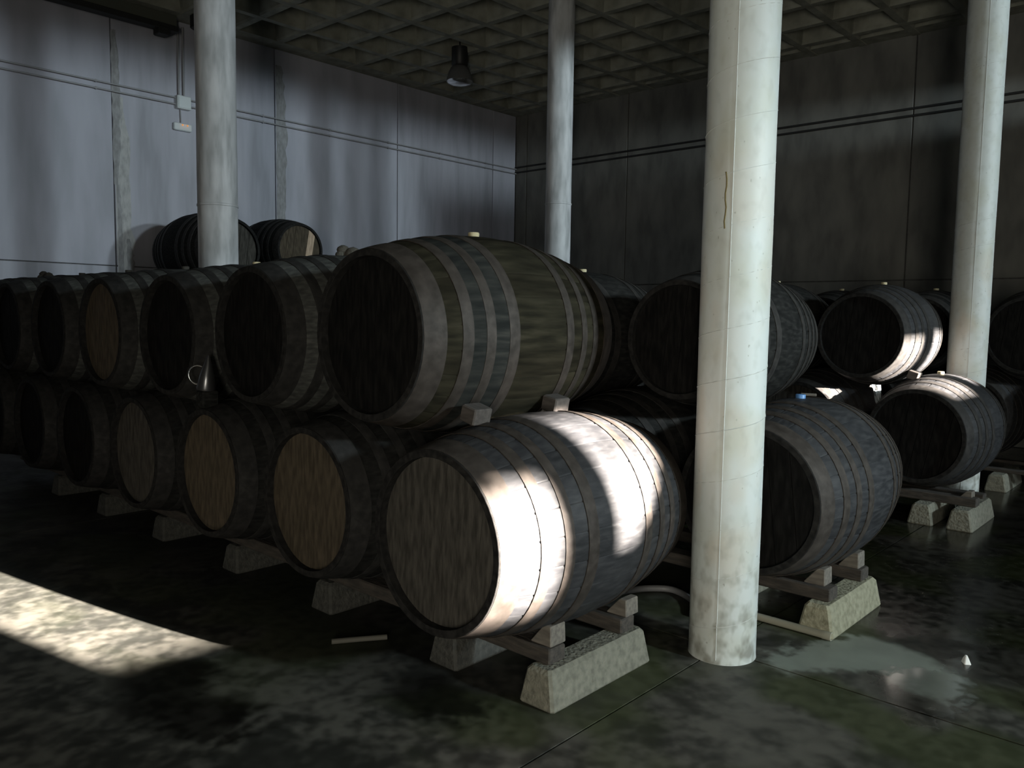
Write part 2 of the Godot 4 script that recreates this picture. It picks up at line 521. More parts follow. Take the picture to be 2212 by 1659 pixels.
# kinds: [stave materials, hoop, front head, bung]
func cask(label: String, group: String, at: Vector3, scale: float, turn: float, staves: Array, hoop: String, head: String, bung: String, spin := 0, tan_board := -1):
	var t := thing("cask", label, "cask", at, group)
	t.rotation.y = turn
	t.scale = Vector3.ONE * scale
	for k in STAVES:
		var a := TAU * k / STAVES
		var pick: int = (k * 7 + k * k * 3 + spin) % staves.size()
		obj("stave", stave_mesh, M[staves[pick]], t, Transform3D(Basis(Vector3.RIGHT, a), Vector3.ZERO))
	for h in 4:
		obj("hoop", hoop_meshes[h], M[hoop], t)
		obj("hoop", hoop_meshes[h], M[hoop], t, Transform3D(Basis(Vector3.UP, PI), Vector3.ZERO))
	for e in 2:
		var hx := LEN * 0.5 - 0.05
		var xf := Transform3D(Basis(Vector3.UP, PI * e) * Basis(Vector3.RIGHT, 0.06 * ((spin * 5) % 7 - 3)), Vector3(-hx if e == 0 else hx, 0, 0))
		obj("rim", rim_mesh, M["rim_black"], t, Transform3D(Basis(Vector3.UP, PI * e), Vector3.ZERO))
		var hd := obj("head", head_mesh, M[head], t, xf)
		for b in 6:
			obj("head_board", board_meshes[b], M["head_tan"] if b == tan_board else M[head], hd)
	if staves[0] == "oak_olive":
		obj("black_paint_band", band_mesh, M["paint_band"], t)
	if bung == "rag":
		obj("rag_bung", rag_mesh, M["rag"], t, Transform3D(Basis(), Vector3(0, RB, 0)))
	elif bung != "":
		obj("bung", bung_mesh, M[bung], t, Transform3D(Basis(), Vector3(0, RB, 0)))
	return t

# ============================================================ room
func slab_with_holes(w0: float, w1: float, h0: float, h1: float, z0: float, z1: float, holes: Array) -> ArrayMesh:
	# a wall along x from w0 to w1, with rectangular holes [x0, x1, y0, y1]
	var st := st_new()
	var xs := [w0, w1]
	for h in holes:
		xs.append(h[0])
		xs.append(h[1])
	xs.sort()
	for i in xs.size() - 1:
		var xm: float = (xs[i] + xs[i + 1]) * 0.5
		if xs[i + 1] - xs[i] < 0.001:
			continue
		var ys := [h0]
		var spans := []
		for h in holes:
			if h[0] < xm and h[1] > xm:
				spans.append([h[2], h[3]])
		spans.sort_custom(func(p, q): return p[0] < q[0])
		var y: float = h0
		for s in spans:
			hard_box(st, Vector3(xs[i], y, z0), Vector3(xs[i + 1], s[0], z1))
			y = s[1]
		hard_box(st, Vector3(xs[i], y, z0), Vector3(xs[i + 1], h1, z1))
	return st.commit()

func hard_box(st: SurfaceTool, a: Vector3, b: Vector3):
	var v := func(i: int) -> Vector3: return Vector3(b.x if i & 1 else a.x, b.y if i & 2 else a.y, b.z if i & 4 else a.z)
	for q in [[0, 2, 6, 4, Vector3(-1, 0, 0)], [1, 3, 7, 5, Vector3(1, 0, 0)], [0, 1, 5, 4, Vector3(0, -1, 0)], [2, 3, 7, 6, Vector3(0, 1, 0)], [0, 1, 3, 2, Vector3(0, 0, -1)], [4, 5, 7, 6, Vector3(0, 0, 1)]]:
		flat_quad(st, v.call(q[0]), v.call(q[1]), v.call(q[2]), v.call(q[3]), q[4])

func hard_box_mesh(a: Vector3, b: Vector3) -> ArrayMesh:
	var st := st_new()
	hard_box(st, a, b)
	return st.commit()

func build_room():
	build_floor()
	# --- left wall: backing and precast panels with open joints
	var wl := struct("wall_left", hard_box_mesh(Vector3(-3.5, 0, -11.55), Vector3(12.65, CEIL + 0.42, -11.34)), M["joint_dark"], "pale concrete panel wall at the back left behind the long cask row")
	var xs := [-3.5, -2.72, -0.31, 2.10, 4.51, 6.92, 9.33, 11.74, 12.4]
	var ys := [0.0, 2.23, CEIL + 0.3]
	for i in xs.size() - 1:
		for j in 2:
			var sz := Vector3(xs[i + 1] - xs[i] - 0.016, ys[j + 1] - ys[j] - 0.012, 0.045)
			obj("panel", box_mesh(sz, 0.006), M["wall_pale"] if (i + j) % 2 == 0 else M["wall_pale_worn"], wl, Transform3D(Basis(), Vector3((xs[i] + xs[i + 1]) * 0.5, (ys[j] + ys[j + 1]) * 0.5, -11.3225)))
	var mr := RandomNumberGenerator.new()
	mr.seed = 9
	for q in [[4.52, 0.0, 4.45, 0.26, "mortar_pale"], [4.50, 3.3, 5.3, 0.13, "mortar_dark"], [6.93, 2.9, 5.4, 0.22, "mortar_dark"], [4.53, 1.2, 3.3, 0.10, "mortar_dark"], [4.64, 1.9, 2.6, 0.12, "mortar_dark"]]:
		var ms := st_new()
		var last := []
		var zf: float = -11.2985 + 0.0009 * mr.randf_range(0.9, 1.0) * (1 if q[4] == "mortar_pale" else 2 if q[1] > 2.0 else 3)
		var steps := 26
		for k in steps + 1:
			var y := lerpf(q[1], q[2], float(k) / steps)
			var taper := sin(PI * clampf(float(k) / steps, 0.02, 0.98))
			var e0: float = q[0] + mr.randf_range(0.0, 0.015)
			var e1: float = q[0] + q[3] * (0.45 + 0.55 * sqrt(taper)) * mr.randf_range(0.72, 1.0)
			var row := [Vector3(e0, y, -11.2998), Vector3(e0 + 0.008, y, zf), Vector3(e1 - 0.012, y, zf), Vector3(e1, y, -11.2998)]
			if k > 0:
				for e in 3:
					flat_quad(ms, last[e], last[e + 1], row[e + 1], row[e], Vector3(0, 0, 1))
			last = row
		obj("mortar_smear", ms.commit(), M[q[4]], wl)
	# --- far right wall
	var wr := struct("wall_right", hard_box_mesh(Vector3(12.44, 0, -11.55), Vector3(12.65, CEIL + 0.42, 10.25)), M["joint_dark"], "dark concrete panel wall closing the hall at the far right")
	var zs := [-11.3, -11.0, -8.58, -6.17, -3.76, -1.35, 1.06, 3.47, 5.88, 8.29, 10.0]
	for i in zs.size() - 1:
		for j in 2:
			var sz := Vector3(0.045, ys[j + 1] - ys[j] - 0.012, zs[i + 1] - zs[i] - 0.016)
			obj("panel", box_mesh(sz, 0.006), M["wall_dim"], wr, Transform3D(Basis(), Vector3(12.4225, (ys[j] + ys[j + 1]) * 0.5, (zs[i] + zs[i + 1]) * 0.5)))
	var bst := st_new()
	hard_box(bst, Vector3(-3.25, 0, -11.55), Vector3(-3.0, CEIL + 0.42, 1.2))
	hard_box(bst, Vector3(-3.25, 0, 2.8), Vector3(-3.0, CEIL + 0.42, 10.25))
	hard_box(bst, Vector3(-3.25, 2.45, 1.2), Vector3(-3.0, CEIL + 0.42, 2.8))
	struct("wall_back", bst.commit(), M["wall_dim"], "concrete wall with the doorway behind the viewer")
	var dr := struct("door_glow_1", box_mesh(Vector3(0.03, 2.44, 1.6), 0.004), M["glow_pane"], "added glowing panel in the unseen doorway behind the viewer")  # glowing panel added behind the viewer, out of view
	dr.position = Vector3(-3.1, 1.22, 2.0)
	# --- front wall with its bank of high windows
	var holes := [[4.05, 4.79, 3.535, 4.13], [5.10, 5.66, 3.72, 4.38], [4.15, 5.65, 4.42, 4.84], [8.45, 9.42, 4.20, 4.84], [9.50, 9.88, 4.05, 4.63], [10.1, 10.78, 4.14, 4.67]]
	struct("wall_front", slab_with_holes(-3.5, 12.44, 0, CEIL + 0.42, 10.0, 10.15, holes), M["wall_dim"], "wall with the bank of high windows behind the viewer")
	var wn := struct("window_added_1", box_mesh(Vector3(1.5, 0.42, 0.02), 0.003), M["glow_pane"], "added unseen glowing pane high up behind the viewer")  # added pane, unseen, glows in place of daylight
	wn.position = Vector3(4.9, 4.63, 10.07)
	var wn2 := struct("window_added_2", box_mesh(Vector3(0.97, 0.64, 0.02), 0.003), M["glow_pane"], "second added unseen glowing pane, farther into the hall")  # another added glowing pane, out of view
	wn2.position = Vector3(8.935, 4.52, 10.07)
	# --- added unseen partition, put here to shade the far corner
	struct("wall_added", hard_box_mesh(Vector3(9.45, 0, 1.0), Vector3(12.44, 4.35, 1.2)), M["wall_dim"], "added unseen partition that shades the far corner, beyond the right edge of view")
	# --- ceiling: slab, waffle ribs, and an added unseen beam that shades the upper wall
	var ce := struct("ceiling", hard_box_mesh(Vector3(-3.75, CEIL + 0.40, -11.55), Vector3(12.65, CEIL + 0.6, 10.25)), M["ceiling_concrete"], "grey waffle slab ceiling of square coffers between crossing ribs")
	obj("added_shade_beam", hard_box_mesh(Vector3(-3.5, 4.74, 1.0), Vector3(12.44, CEIL + 0.40, 1.25)), M["ceiling_concrete"], ce)
	var rib_x := rib_mesh(15.9, 0.0)
	for k in range(-18, 10):
		var z := -3.77 + 0.721 * k + 0.0
		if z < -10.9 or z > 9.7:
			continue
		obj("rib", rib_x, M["ceiling_concrete"], ce, Transform3D(Basis(), Vector3(4.45, CEIL, z)))
	for k in range(10, 20):
		var z := -3.77 + 0.721 * k
		if z < 9.7:
			obj("rib", rib_x, M["ceiling_concrete"], ce, Transform3D(Basis(), Vector3(4.45, CEIL, z)))
	var rib_z := rib_mesh(21.2, 0.003)
	for k in 23:
		var x := 11.85 - 0.721 * k
		if x > -3.4:
			obj("rib", rib_z, M["ceiling_concrete"], ce, Transform3D(Basis(Vector3.UP, PI / 2), Vector3(x, CEIL, -0.65)))
	obj("edge_band", hard_box_mesh(Vector3(-3.5, CEIL + 0.01, -11.3), Vector3(12.4, CEIL + 0.40, -10.95)), M["ceiling_concrete"], ce)
	obj("edge_band", hard_box_mesh(Vector3(12.1, CEIL + 0.012, -11.3), Vector3(12.4, CEIL + 0.40, 10.0)), M["ceiling_concrete"], ce)

func rib_mesh(length: float, lift: float) -> ArrayMesh:
	var st := st_new()
	var h := length * 0.5
	var sec := [Vector2(-0.115, 0.40), Vector2(-0.065, 0.03 + lift), Vector2(-0.05, lift), Vector2(0.05, lift), Vector2(0.065, 0.03 + lift), Vector2(0.115, 0.40)]
	for k in 5:
		var a: Vector2 = sec[k]
		var b: Vector2 = sec[k + 1]
		var mid := (a + b) * 0.5 - Vector2(0, 0.2)
		flat_quad(st, Vector3(-h, a.y, a.x), Vector3(-h, b.y, b.x), Vector3(h, b.y, b.x), Vector3(h, a.y, a.x), Vector3(0, mid.y, mid.x))
	return st.commit()

# soft inside test of a stain outline on the floor: 1 inside, 0 outside
func soft(poly: PackedVector2Array, p: Vector2, edge: float) -> float:
	var d := 1e9
	for i in poly.size():
		var q := Geometry2D.get_closest_point_to_segment(p, poly[i], poly[(i + 1) % poly.size()])
		d = minf(d, p.distance_to(q))
	if Geometry2D.is_point_in_polygon(p, poly):
		return smoothstep(-edge, edge, d)
	return smoothstep(-edge, edge, -d)

func build_floor():
	var n := 1536
	var x0 := -3.5
	var z0 := -11.5
	var span := 16.0
	var imgs := []
	for q in [[41, 0.006, 4], [42, 0.028, 4], [43, 0.11, 4], [44, 0.010, 3]]:
		var fn := FastNoiseLite.new()
		fn.seed = q[0]
		fn.frequency = q[1]
		fn.fractal_octaves = q[2]
		fn.noise_type = FastNoiseLite.TYPE_SIMPLEX_SMOOTH
		imgs.append(fn.get_image(n, n).get_data())
	var a0: PackedByteArray = imgs[0]
	var a1: PackedByteArray = imgs[1]
	var a2: PackedByteArray = imgs[2]
	var a3: PackedByteArray = imgs[3]
	var col := PackedFloat32Array()
	col.resize(n * n * 3)
	var rou := PackedFloat32Array()
	rou.resize(n * n)
	var dark := Color(0.019, 0.0197, 0.0152)
	var pale := Color(0.086, 0.083, 0.070)
	var moss := Color(0.036, 0.046, 0.013)
	for j in n:
		var z := z0 + span * (j + 0.5) / n
		for i in n:
			var k := j * n + i
			var x := x0 + span * (i + 0.5) / n
			var v := clampf((a0[k] * 0.34 + a1[k] * 0.40 + a2[k] * 0.26 - 88.0) / 84.0, 0.0, 1.0)
			var c := dark.lerp(pale, v * v * (3.0 - 2.0 * v))
			c = c.lerp(moss, clampf((a3[k] - 112.0) / 70.0, 0.0, 0.75) * clampf((x - 1.3) * 0.9, 0.0, 1.0))
			c *= 0.86 + 0.28 * clampf((a2[k] * 0.55 + a1[k] * 0.45 - 90.0) / 76.0, 0.0, 1.0)
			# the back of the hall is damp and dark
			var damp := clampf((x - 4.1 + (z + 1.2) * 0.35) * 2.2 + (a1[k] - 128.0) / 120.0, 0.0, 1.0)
			var dark_tone := clampf((-2.0 - z) * 1.2, 0.0, 1.0) * clampf((x - 1.9) * 1.5, 0.0, 1.0)  # darker floor under and behind the left casks
			var g := 1.0 - 0.68 * maxf(damp, dark_tone)
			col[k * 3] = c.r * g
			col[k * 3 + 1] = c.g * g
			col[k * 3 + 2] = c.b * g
			rou[k] = lerpf(0.72, 0.26, damp) - 0.12 * v + (a2[k] - 128.0) * 0.0012
	# stains with a shape of their own: [outline, colour factor or -1 for pale, roughness, edge]
	var stains := [
		[[3.69, -1.67, 4.03, -1.56, 4.30, -1.44, 4.28, -1.19, 4.21, -0.92, 3.95, -0.84, 3.81, -0.86, 3.92, -1.2, 3.77, -1.36, 3.62, -1.51], -1.0, 0.42, 0.05],
		[[3.89, -1.24, 4.07, -1.12, 4.22, -0.98, 4.11, -0.87, 3.75, -0.8, 3.5, -0.9, 3.68, -1.12], 0.62, 0.12, 0.05],
		[[2.15, -2.69, 2.3, -2.74, 2.42, -2.68, 2.42, -2.48, 2.45, -2.33, 2.37, -2.23, 2.2, -2.3, 2.09, -2.46], 0.22, 0.45, 0.07],
		[[1.35, -3.55, 1.55, -3.82, 1.75, -3.57, 1.68, -3.2, 1.7, -2.98, 1.56, -2.8, 1.44, -2.87, 1.35, -3.07, 1.3, -3.28], 0.20, 0.40, 0.08],
		[[7.2, -2.1, 8.6, -1.9, 9.4, -1.2, 9.0, -0.4, 7.6, -0.6, 6.6, -1.3], 0.6, 0.18, 0.2]]
	for s in stains:
		var poly := PackedVector2Array()
		var lo := Vector2(1e9, 1e9)
		var hi := -lo
		for q in s[0].size() / 2:
			var p := Vector2(s[0][q * 2], s[0][q * 2 + 1])
			poly.append(p)
			lo = lo.min(p)
			hi = hi.max(p)
		var e: float = s[3]
		for j in range(int((lo.y - e * 2 - z0) / span * n), int((hi.y + e * 2 - z0) / span * n) + 1):
			for i in range(int((lo.x - e * 2 - x0) / span * n), int((hi.x + e * 2 - x0) / span * n) + 1):
				var k := j * n + i
				var p := Vector2(x0 + span * (i + 0.5) / n, z0 + span * (j + 0.5) / n)
				p += Vector2(a1[k] - 128.0, a2[k] - 128.0) * 0.0007
				var w := soft(poly, p, e)
				if w <= 0.0:
					continue
				for ch in 3:
					if s[1] < 0.0:
						var to: float = [0.225, 0.25, 0.215][ch] * (0.8 + a1[k] / 640.0)
						col[k * 3 + ch] = lerpf(col[k * 3 + ch], to, w * 0.9)
					else:
						col[k * 3 + ch] *= lerpf(1.0, s[1], w)
				rou[k] = lerpf(rou[k], s[2], w)
	var ib := PackedByteArray()
	ib.resize(n * n * 3)
	var rb := PackedByteArray()
	rb.resize(n * n)
	var lut := PackedByteArray()
	for q in 1025:
		lut.append(int(clampf(Color(q / 1024.0, 0, 0).linear_to_srgb().r, 0, 1) * 255.0))
	for k in n * n * 3:
		ib[k] = lut[int(clampf(col[k], 0.0, 1.0) * 1024.0)]
	for k in n * n:
		rb[k] = int(clampf(rou[k], 0.05, 1.0) * 255.0)
	var m := StandardMaterial3D.new()
	m.resource_name = "floor_concrete"
	m.albedo_texture = ImageTexture.create_from_image(Image.create_from_data(n, n, false, Image.FORMAT_RGB8, ib))
	m.roughness_texture = ImageTexture.create_from_image(Image.create_from_data(n, n, false, Image.FORMAT_L8, rb))
	m.roughness_texture_channel = BaseMaterial3D.TEXTURE_CHANNEL_RED
	m.roughness = 1.0
	m.heightmap_enabled = true
	m.heightmap_scale = 0.25
	m.heightmap_texture = grey_tex(77, 0.02, 0.0, 1.0)
	M["floor_concrete"] = m
	var fl := struct("floor", hard_box_mesh(Vector3(-3.75, -0.3, -11.55), Vector3(12.65, -0.012, 10.25)), M["joint_dark"], "stained damp concrete floor in large cast bays")
	# cast bays with open joints on the column lines
	var xs := [-3.5, -0.7, 3.62, 8.02, 12.4]
	var zs := [-11.3, -6.63, -1.88, 2.87, 7.6, 10.0]
	for i in xs.size() - 1:
		for j in zs.size() - 1:
			var g := 0.005
			var a := Vector3(xs[i] + g, 0, zs[j] + g)
			var b := Vector3(xs[i + 1] - g, 0, zs[j + 1] - g)
			var st := st_new()
			var uv := func(p: Vector3) -> Vector2: return Vector2((p.x - x0) / span, (p.z - z0) / span)
			var p := [a, Vector3(b.x, 0, a.z), b, Vector3(a.x, 0, b.z)]
			var up := Vector3.UP
			tri(st, [p[0], p[1], p[2]], [up, up, up], [uv.call(p[0]), uv.call(p[1]), uv.call(p[2])])
			tri(st, [p[0], p[2], p[3]], [up, up, up], [uv.call(p[0]), uv.call(p[2]), uv.call(p[3])])
			for e in 4:
				var q0: Vector3 = p[e]
				var q1: Vector3 = p[(e + 1) % 4]
				var out: Vector3 = (q0 + q1) * 0.5 - (a + b) * 0.5
				out = out.normalized()
				var d := Vector3(0, -0.012, 0)
				tri(st, [q0, q1, q1 + d], [out, out, out], [uv.call(q0), uv.call(q1), uv.call(q1)])
				tri(st, [q0, q1 + d, q0 + d], [out, out, out], [uv.call(q0), uv.call(q1), uv.call(q0)])
			st.generate_tangents()
			obj("bay", st.commit(), m, fl)

# ============================================================ columns
func build_columns():
	column("white round concrete column in the middle foreground, standing beside the sunlit cask", Vector3(3.60, 0, -1.85), 0.162, "column_white", true, 0.0)
	column("white round column at the right edge, standing behind the low cask stack", Vector3(8.74, 0, -2.04), 0.17, "column_white", true, 1.0)
	column("grey stained round column rising behind the left cask row in front of the pale wall", Vector3(3.80, 0, -7.20), 0.178, "column_grey", false, 2.0)
	column("slim distant grey column near the dark corner of the hall", Vector3(8.05, 0, -6.60), 0.1625, "column_grey", false, 3.0)

func column(label: String, at: Vector3, rad: float, mat: String, seams: bool, ph: float):
	var t := thing("column", label, "column", at, "round columns carrying the waffle ceiling")
	var st := st_new()
	var prof := [[rad + 0.002, 0.0], [rad, 0.02]]
	for k in 12:
		prof.append([rad + 0.0012 * sin(k * 2.1 + ph), 0.25 + k * 0.45])
	prof.append([rad, CEIL + 0.05])
	lathe(st, prof, 48)
	var skin: Material = M[mat]
	if seams:
		skin = column_skin(int(ph) + 60)
		st = st_new()
		for i in prof.size() - 1:
			for k in 48:
				var p := []
				var nn := []
				var uv := []
				for q in [[k, i], [k + 1, i], [k + 1, i + 1], [k, i + 1]]:
					var an: float = TAU * q[0] / 48.0
					p.append(Vector3(cos(an) * prof[q[1]][0], prof[q[1]][1], sin(an) * prof[q[1]][0]))
					nn.append(Vector3(cos(an), 0, sin(an)))
					uv.append(Vector2(q[0] / 48.0, prof[q[1]][1] / 6.0))
				tri(st, [p[0], p[1], p[2]], [nn[0], nn[1], nn[2]], [uv[0], uv[1], uv[2]])
				tri(st, [p[0], p[2], p[3]], [nn[0], nn[2], nn[3]], [uv[0], uv[2], uv[3]])
	obj("shaft", st.commit(), skin, t)
	if seams:
		st = st_new()
		var pts := []
		var turns := (CEIL - 0.1) / 0.237
		var steps := int(turns * 20)
		for k in steps + 1:
			var a := ph - TAU * k / 20.0
			pts.append(Vector3(cos(a) * (rad + 0.0005), 0.05 + 0.237 * k / 20.0, sin(a) * (rad + 0.0005)))
		tube(st, pts, 0.0022, 4)
		obj("spiral_seam", st.commit(), M["seam"], t)
		# the straight seam of the form
		var an := atan2(0.30, -0.95)
		obj("straight_seam", tube_mesh([Vector3(cos(an) * rad, 0.02, sin(an) * rad), Vector3(cos(an) * rad, CEIL, sin(an) * rad)], 0.0025, 6), M["seam"], t)
	else:
		st = st_new()
		var y := 2.62 if ph < 2.5 else 3.05
		lathe(st, [[rad, y - 0.012], [rad + 0.006, y - 0.008], [rad + 0.006, y + 0.008], [rad, y + 0.012]], 40)
		obj("joint_ring", st.commit(), M[mat], t)
	if ph == 0.0:
		st = st_new()
		var pts2 := []
		for k in 9:
			var a2 := atan2(0.12, -0.99) + 0.02 * sin(k * 1.7)
			pts2.append(Vector3(cos(a2) * (rad + 0.0012), 2.06 + k * 0.032, sin(a2) * (rad + 0.0012)))
		tube(st, pts2, 0.004, 6)
		obj("rust_run", st.commit(), M["rust_stain"], t)

# white-painted concrete with worn greenish blotches, specks, and grime towards the foot
func column_skin(sd: int) -> StandardMaterial3D:
	var w := 256
	var h := 1024
	var d := []
	for q in [[sd, 0.012, 4], [sd + 1, 0.045, 3], [sd + 2, 0.16, 2], [sd + 3, 0.008, 3]]:
		var fn := FastNoiseLite.new()
		fn.seed = q[0]
		fn.frequency = q[1]
		fn.fractal_octaves = q[2]
		fn.noise_type = FastNoiseLite.TYPE_SIMPLEX_SMOOTH
		d.append(fn.get_seamless_image(w, h).get_data())
	var im := Image.create(w, h, false, Image.FORMAT_RGB8)
	var clean := Color(0.54, 0.575, 0.56)
	var worn := Color(0.44, 0.45, 0.37)
	var dark_tone := Color(0.17, 0.165, 0.13)
	for y in h:
		var up := 6.0 * (y + 0.5) / h
		for x in w:
			var k := y * w + x
			var c := clean.lerp(worn, clampf((d[0][k] - 110.0) / 120.0, 0.0, 1.0) * 0.6)
			c = c.lerp(Color(0.50, 0.44, 0.36), clampf((d[3][k] - 130.0) / 60.0, 0.0, 1.0) * clampf(1.6 - absf(up - 1.3), 0.0, 1.0) * 0.5)
			var low := clampf(1.0 - up / 0.75, 0.0, 1.0)
			c = c.lerp(dark_tone, clampf((d[1][k] - 140.0 + low * 60.0) / 110.0, 0.0, 1.0) * (0.2 + 0.6 * low))
			if d[2][k] > 226:
				c = c.lerp(dark_tone, 0.6)
			im.set_pixel(x, y, c.linear_to_srgb())
	var m := StandardMaterial3D.new()
	m.resource_name = "column_paint"
	m.albedo_texture = ImageTexture.create_from_image(im)
	m.roughness = 0.55
	return m

# ============================================================ casks
func build_casks():
	var old := ["oak_shaded", "oak_shaded", "oak_shaded"]
	var lit_oak := ["oak_lit"]
	var olive := ["oak_olive", "oak_olive", "oak_olive_dark"]
	var slate := ["oak_slate", "oak_slate_b", "oak_slate"]
	var gu := "upper casks of the long left row"
	var gl := "lower casks of the long left row"
	# --- left row, upper tier, from the camera to the left
	cask("large olive-brown mouldy cask on top of the sunlit cask, pale cork on its belly", gu, Vector3(2.92, CH - 0.10, -2.94), 1.0, -0.01, olive, "hoop_iron", "head_black", "cork", 1)
	cask("blackened upper cask next to the large olive-brown one, rag stuffed in its bung", gu, Vector3(2.9, CH - 0.125, -4.0), 0.94, 0.0, lit_oak, "hoop_shaded", "head_black", "rag", 2)
	cask("black-headed upper cask with a small pale bung, in front of the grey stained column", gu, Vector3(2.9, CH - 0.155, -4.98), 0.95, 0.01, lit_oak, "hoop_shaded", "head_black", "cork", 3)
	cask("upper cask with the light brown head in the dark left row", gu, Vector3(2.9, CH - 0.16, -6.0), 0.96, 0.0, lit_oak, "hoop_shaded", "head_brown", "bung_dark", 4)
	cask("dark upper cask immediately left of the one with the light brown head", gu, Vector3(2.9, CH - 0.16, -7.02), 0.96, 0.0, lit_oak, "hoop_shaded", "head_black", "bung_dark", 5)
	cask("dark upper cask cut by the left edge of the picture, with a plain bung", gu, Vector3(2.9, CH - 0.16, -8.04), 0.96, 0.0, lit_oak, "hoop_shaded", "head_black", "bung_dark", 6)
	cask("farthest upper cask of the left row, a ragged cloth on its top", gu, Vector3(2.9, CH - 0.16, -9.06), 0.96, 0.0, lit_oak, "hoop_shaded", "head_black", "rag", 7)
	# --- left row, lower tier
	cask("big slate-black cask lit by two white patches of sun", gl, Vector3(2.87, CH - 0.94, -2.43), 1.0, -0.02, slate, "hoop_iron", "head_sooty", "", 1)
	cask("lower cask with a dull brown head immediately left of the sunlit cask", gl, Vector3(2.9, CH - 0.945, -3.45), 0.97, 0.0, old, "hoop_shaded", "head_brown", "", 2)
	cask("lower cask with a brown head under the shiny metal jug", gl, Vector3(2.9, CH - 0.945, -4.475), 0.965, 0.0, old, "hoop_shaded", "head_brown", "", 3)
	cask("lower cask with a dark brown head, third to the left of the sunlit one", gl, Vector3(2.9, CH - 0.955, -5.50), 0.955, 0.0, old, "hoop_shaded", "head_sooty", "", 4)
	cask("lower black cask, fourth to the left of the sunlit one, almost lost in the dark", gl, Vector3(2.9, CH - 0.96, -6.52), 0.96, 0.0, old, "hoop_shaded", "head_black", "", 5)
	cask("lower black cask, fifth to the left of the sunlit one, deep in shade", gl, Vector3(2.9, CH - 0.96, -7.54), 0.96, 0.0, old, "hoop_shaded", "head_black", "", 6)
	cask("lower black cask at the left edge of the picture, last of the row in view", gl, Vector3(2.9, CH - 0.96, -8.56), 0.96, 0.0, old, "hoop_shaded", "head_black", "", 7)
	# --- second row, behind the middle column
	var gc := "casks of the second row behind the white middle column"
	cask("dark cask on the upper tier behind the white middle column", gc, Vector3(4.45, CH - 0.12, -2.33), 0.84, 0.0, old, "hoop_dark", "head_black", "bung_dark", 1)
	cask("upper cask seen behind the olive-brown one, its pale bung beside the distant column", gc, Vector3(4.45, CH - 0.14, -3.42), 0.9, 0.0, old, "hoop_dark", "head_black", "cork", 2)
	cask("grey-black cask with light hoops low behind the middle column, blue bung", gc, Vector3(4.56, CH - 0.94, -1.91), 1.0, 0.02, slate, "hoop_iron", "head_black", "bung_blue", 3)
	cask("cask lying in the dark behind the sunlit cask, left of the blue-bunged one", gc, Vector3(4.5, CH - 0.94, -2.93), 1.0, 0.0, old, "hoop_dark", "head_black", "", 4)
	cask("hidden-away lower cask behind the brown-headed one of the front row", gc, Vector3(4.5, CH - 0.94, -3.95), 1.0, 0.0, old, "hoop_dark", "head_black", "", 5)
	# --- third row, at the right column
	var ge := "casks of the third row by the right column"
	cask("upper cask with a bright white crescent of sun, left of the right column", ge, Vector3(7.84, CH - 0.13, -2.55), 0.94, 0.03, slate, "hoop_dark", "head_black", "cork", 1)
	cask("upper cask of the third row, its back just showing right of the middle column", ge, Vector3(7.84, CH - 0.12, -3.57), 0.975, 0.0, old, "hoop_dark", "head_black", "cork", 2)
	cask("upper cask of the third row, hidden between the middle column and the dark cask", ge, Vector3(7.84, CH - 0.12, -4.59), 0.975, 0.0, old, "hoop_dark", "head_black", "cork", 3)
	cask("lower cask with a streak of sun along its top, under the crescent-lit cask", ge, Vector3(7.84, CH - 0.95, -2.03), 1.0, 0.0, slate, "hoop_dark", "head_black", "cork", 4)
	cask("lower cask in the gloom with a small white sun patch on its shoulder", ge, Vector3(7.84, CH - 0.95, -3.05), 1.0, 0.0, slate, "hoop_dark", "head_sooty", "", 5)
	cask("lower cask of the third row deep behind the blue-bunged cask", ge, Vector3(7.84, CH - 0.95, -4.08), 1.0, 0.0, old, "hoop_dark", "head_black", "", 6)
	cask("last lower cask of the third row, lost in the dark", ge, Vector3(7.84, CH - 0.95, -5.1), 1.0, 0.0, old, "hoop_dark", "head_black", "", 6)
	# --- fourth row, beyond the right column
	var gf := "casks of the fourth row along the dark far wall"
	cask("black upper cask at the right picture edge beyond the right column", gf, Vector3(9.9, CH - 0.125, -1.64), 0.975, 0.0, old, "hoop_dark", "head_black", "bung_dark", 1)
	cask("black-headed upper cask peeping between the crescent-lit cask and the right column", gf, Vector3(9.9, CH - 0.13, -2.66), 0.97, 0.0, old, "hoop_dark", "head_black", "cork", 2)
	cask("distant upper cask with a pale bung just left of the crescent-lit cask", gf, Vector3(9.9, CH - 0.125, -3.70), 0.975, 0.0, old, "hoop_dark", "head_black", "cork", 3)
	cask("distant upper cask of the fourth row behind the middle column", gf, Vector3(9.9, CH - 0.125, -4.725), 0.975, 0.0, old, "hoop_dark", "head_black", "cork", 4)
	cask("grey lower cask cut by the right picture edge, right of the right column", gf, Vector3(9.91, CH - 0.95, -2.15), 1.0, 0.0, slate, "hoop_dark", "head_black", "", 5)
	cask("lower cask of the fourth row beyond the right picture edge", gf, Vector3(9.91, CH - 0.95, -1.12), 1.0, 0.0, slate, "hoop_dark", "head_black", "", 6)
	cask("lower cask of the fourth row, second in from the right picture edge", gf, Vector3(9.91, CH - 0.95, -3.18), 1.0, 0.0, old, "hoop_dark", "head_black", "", 7)
	cask("lower cask of the fourth row, third in from the right picture edge", gf, Vector3(9.91, CH - 0.95, -4.21), 1.0, 0.0, old, "hoop_dark", "head_black", "", 8)
	cask("lower cask of the fourth row, fourth in from the right picture edge", gf, Vector3(9.91, CH - 0.95, -5.24), 1.0, 0.0, old, "hoop_dark", "head_black", "", 9)
	# --- stack end-on against the left wall
	var gw := "casks stacked end-on against the pale left wall"
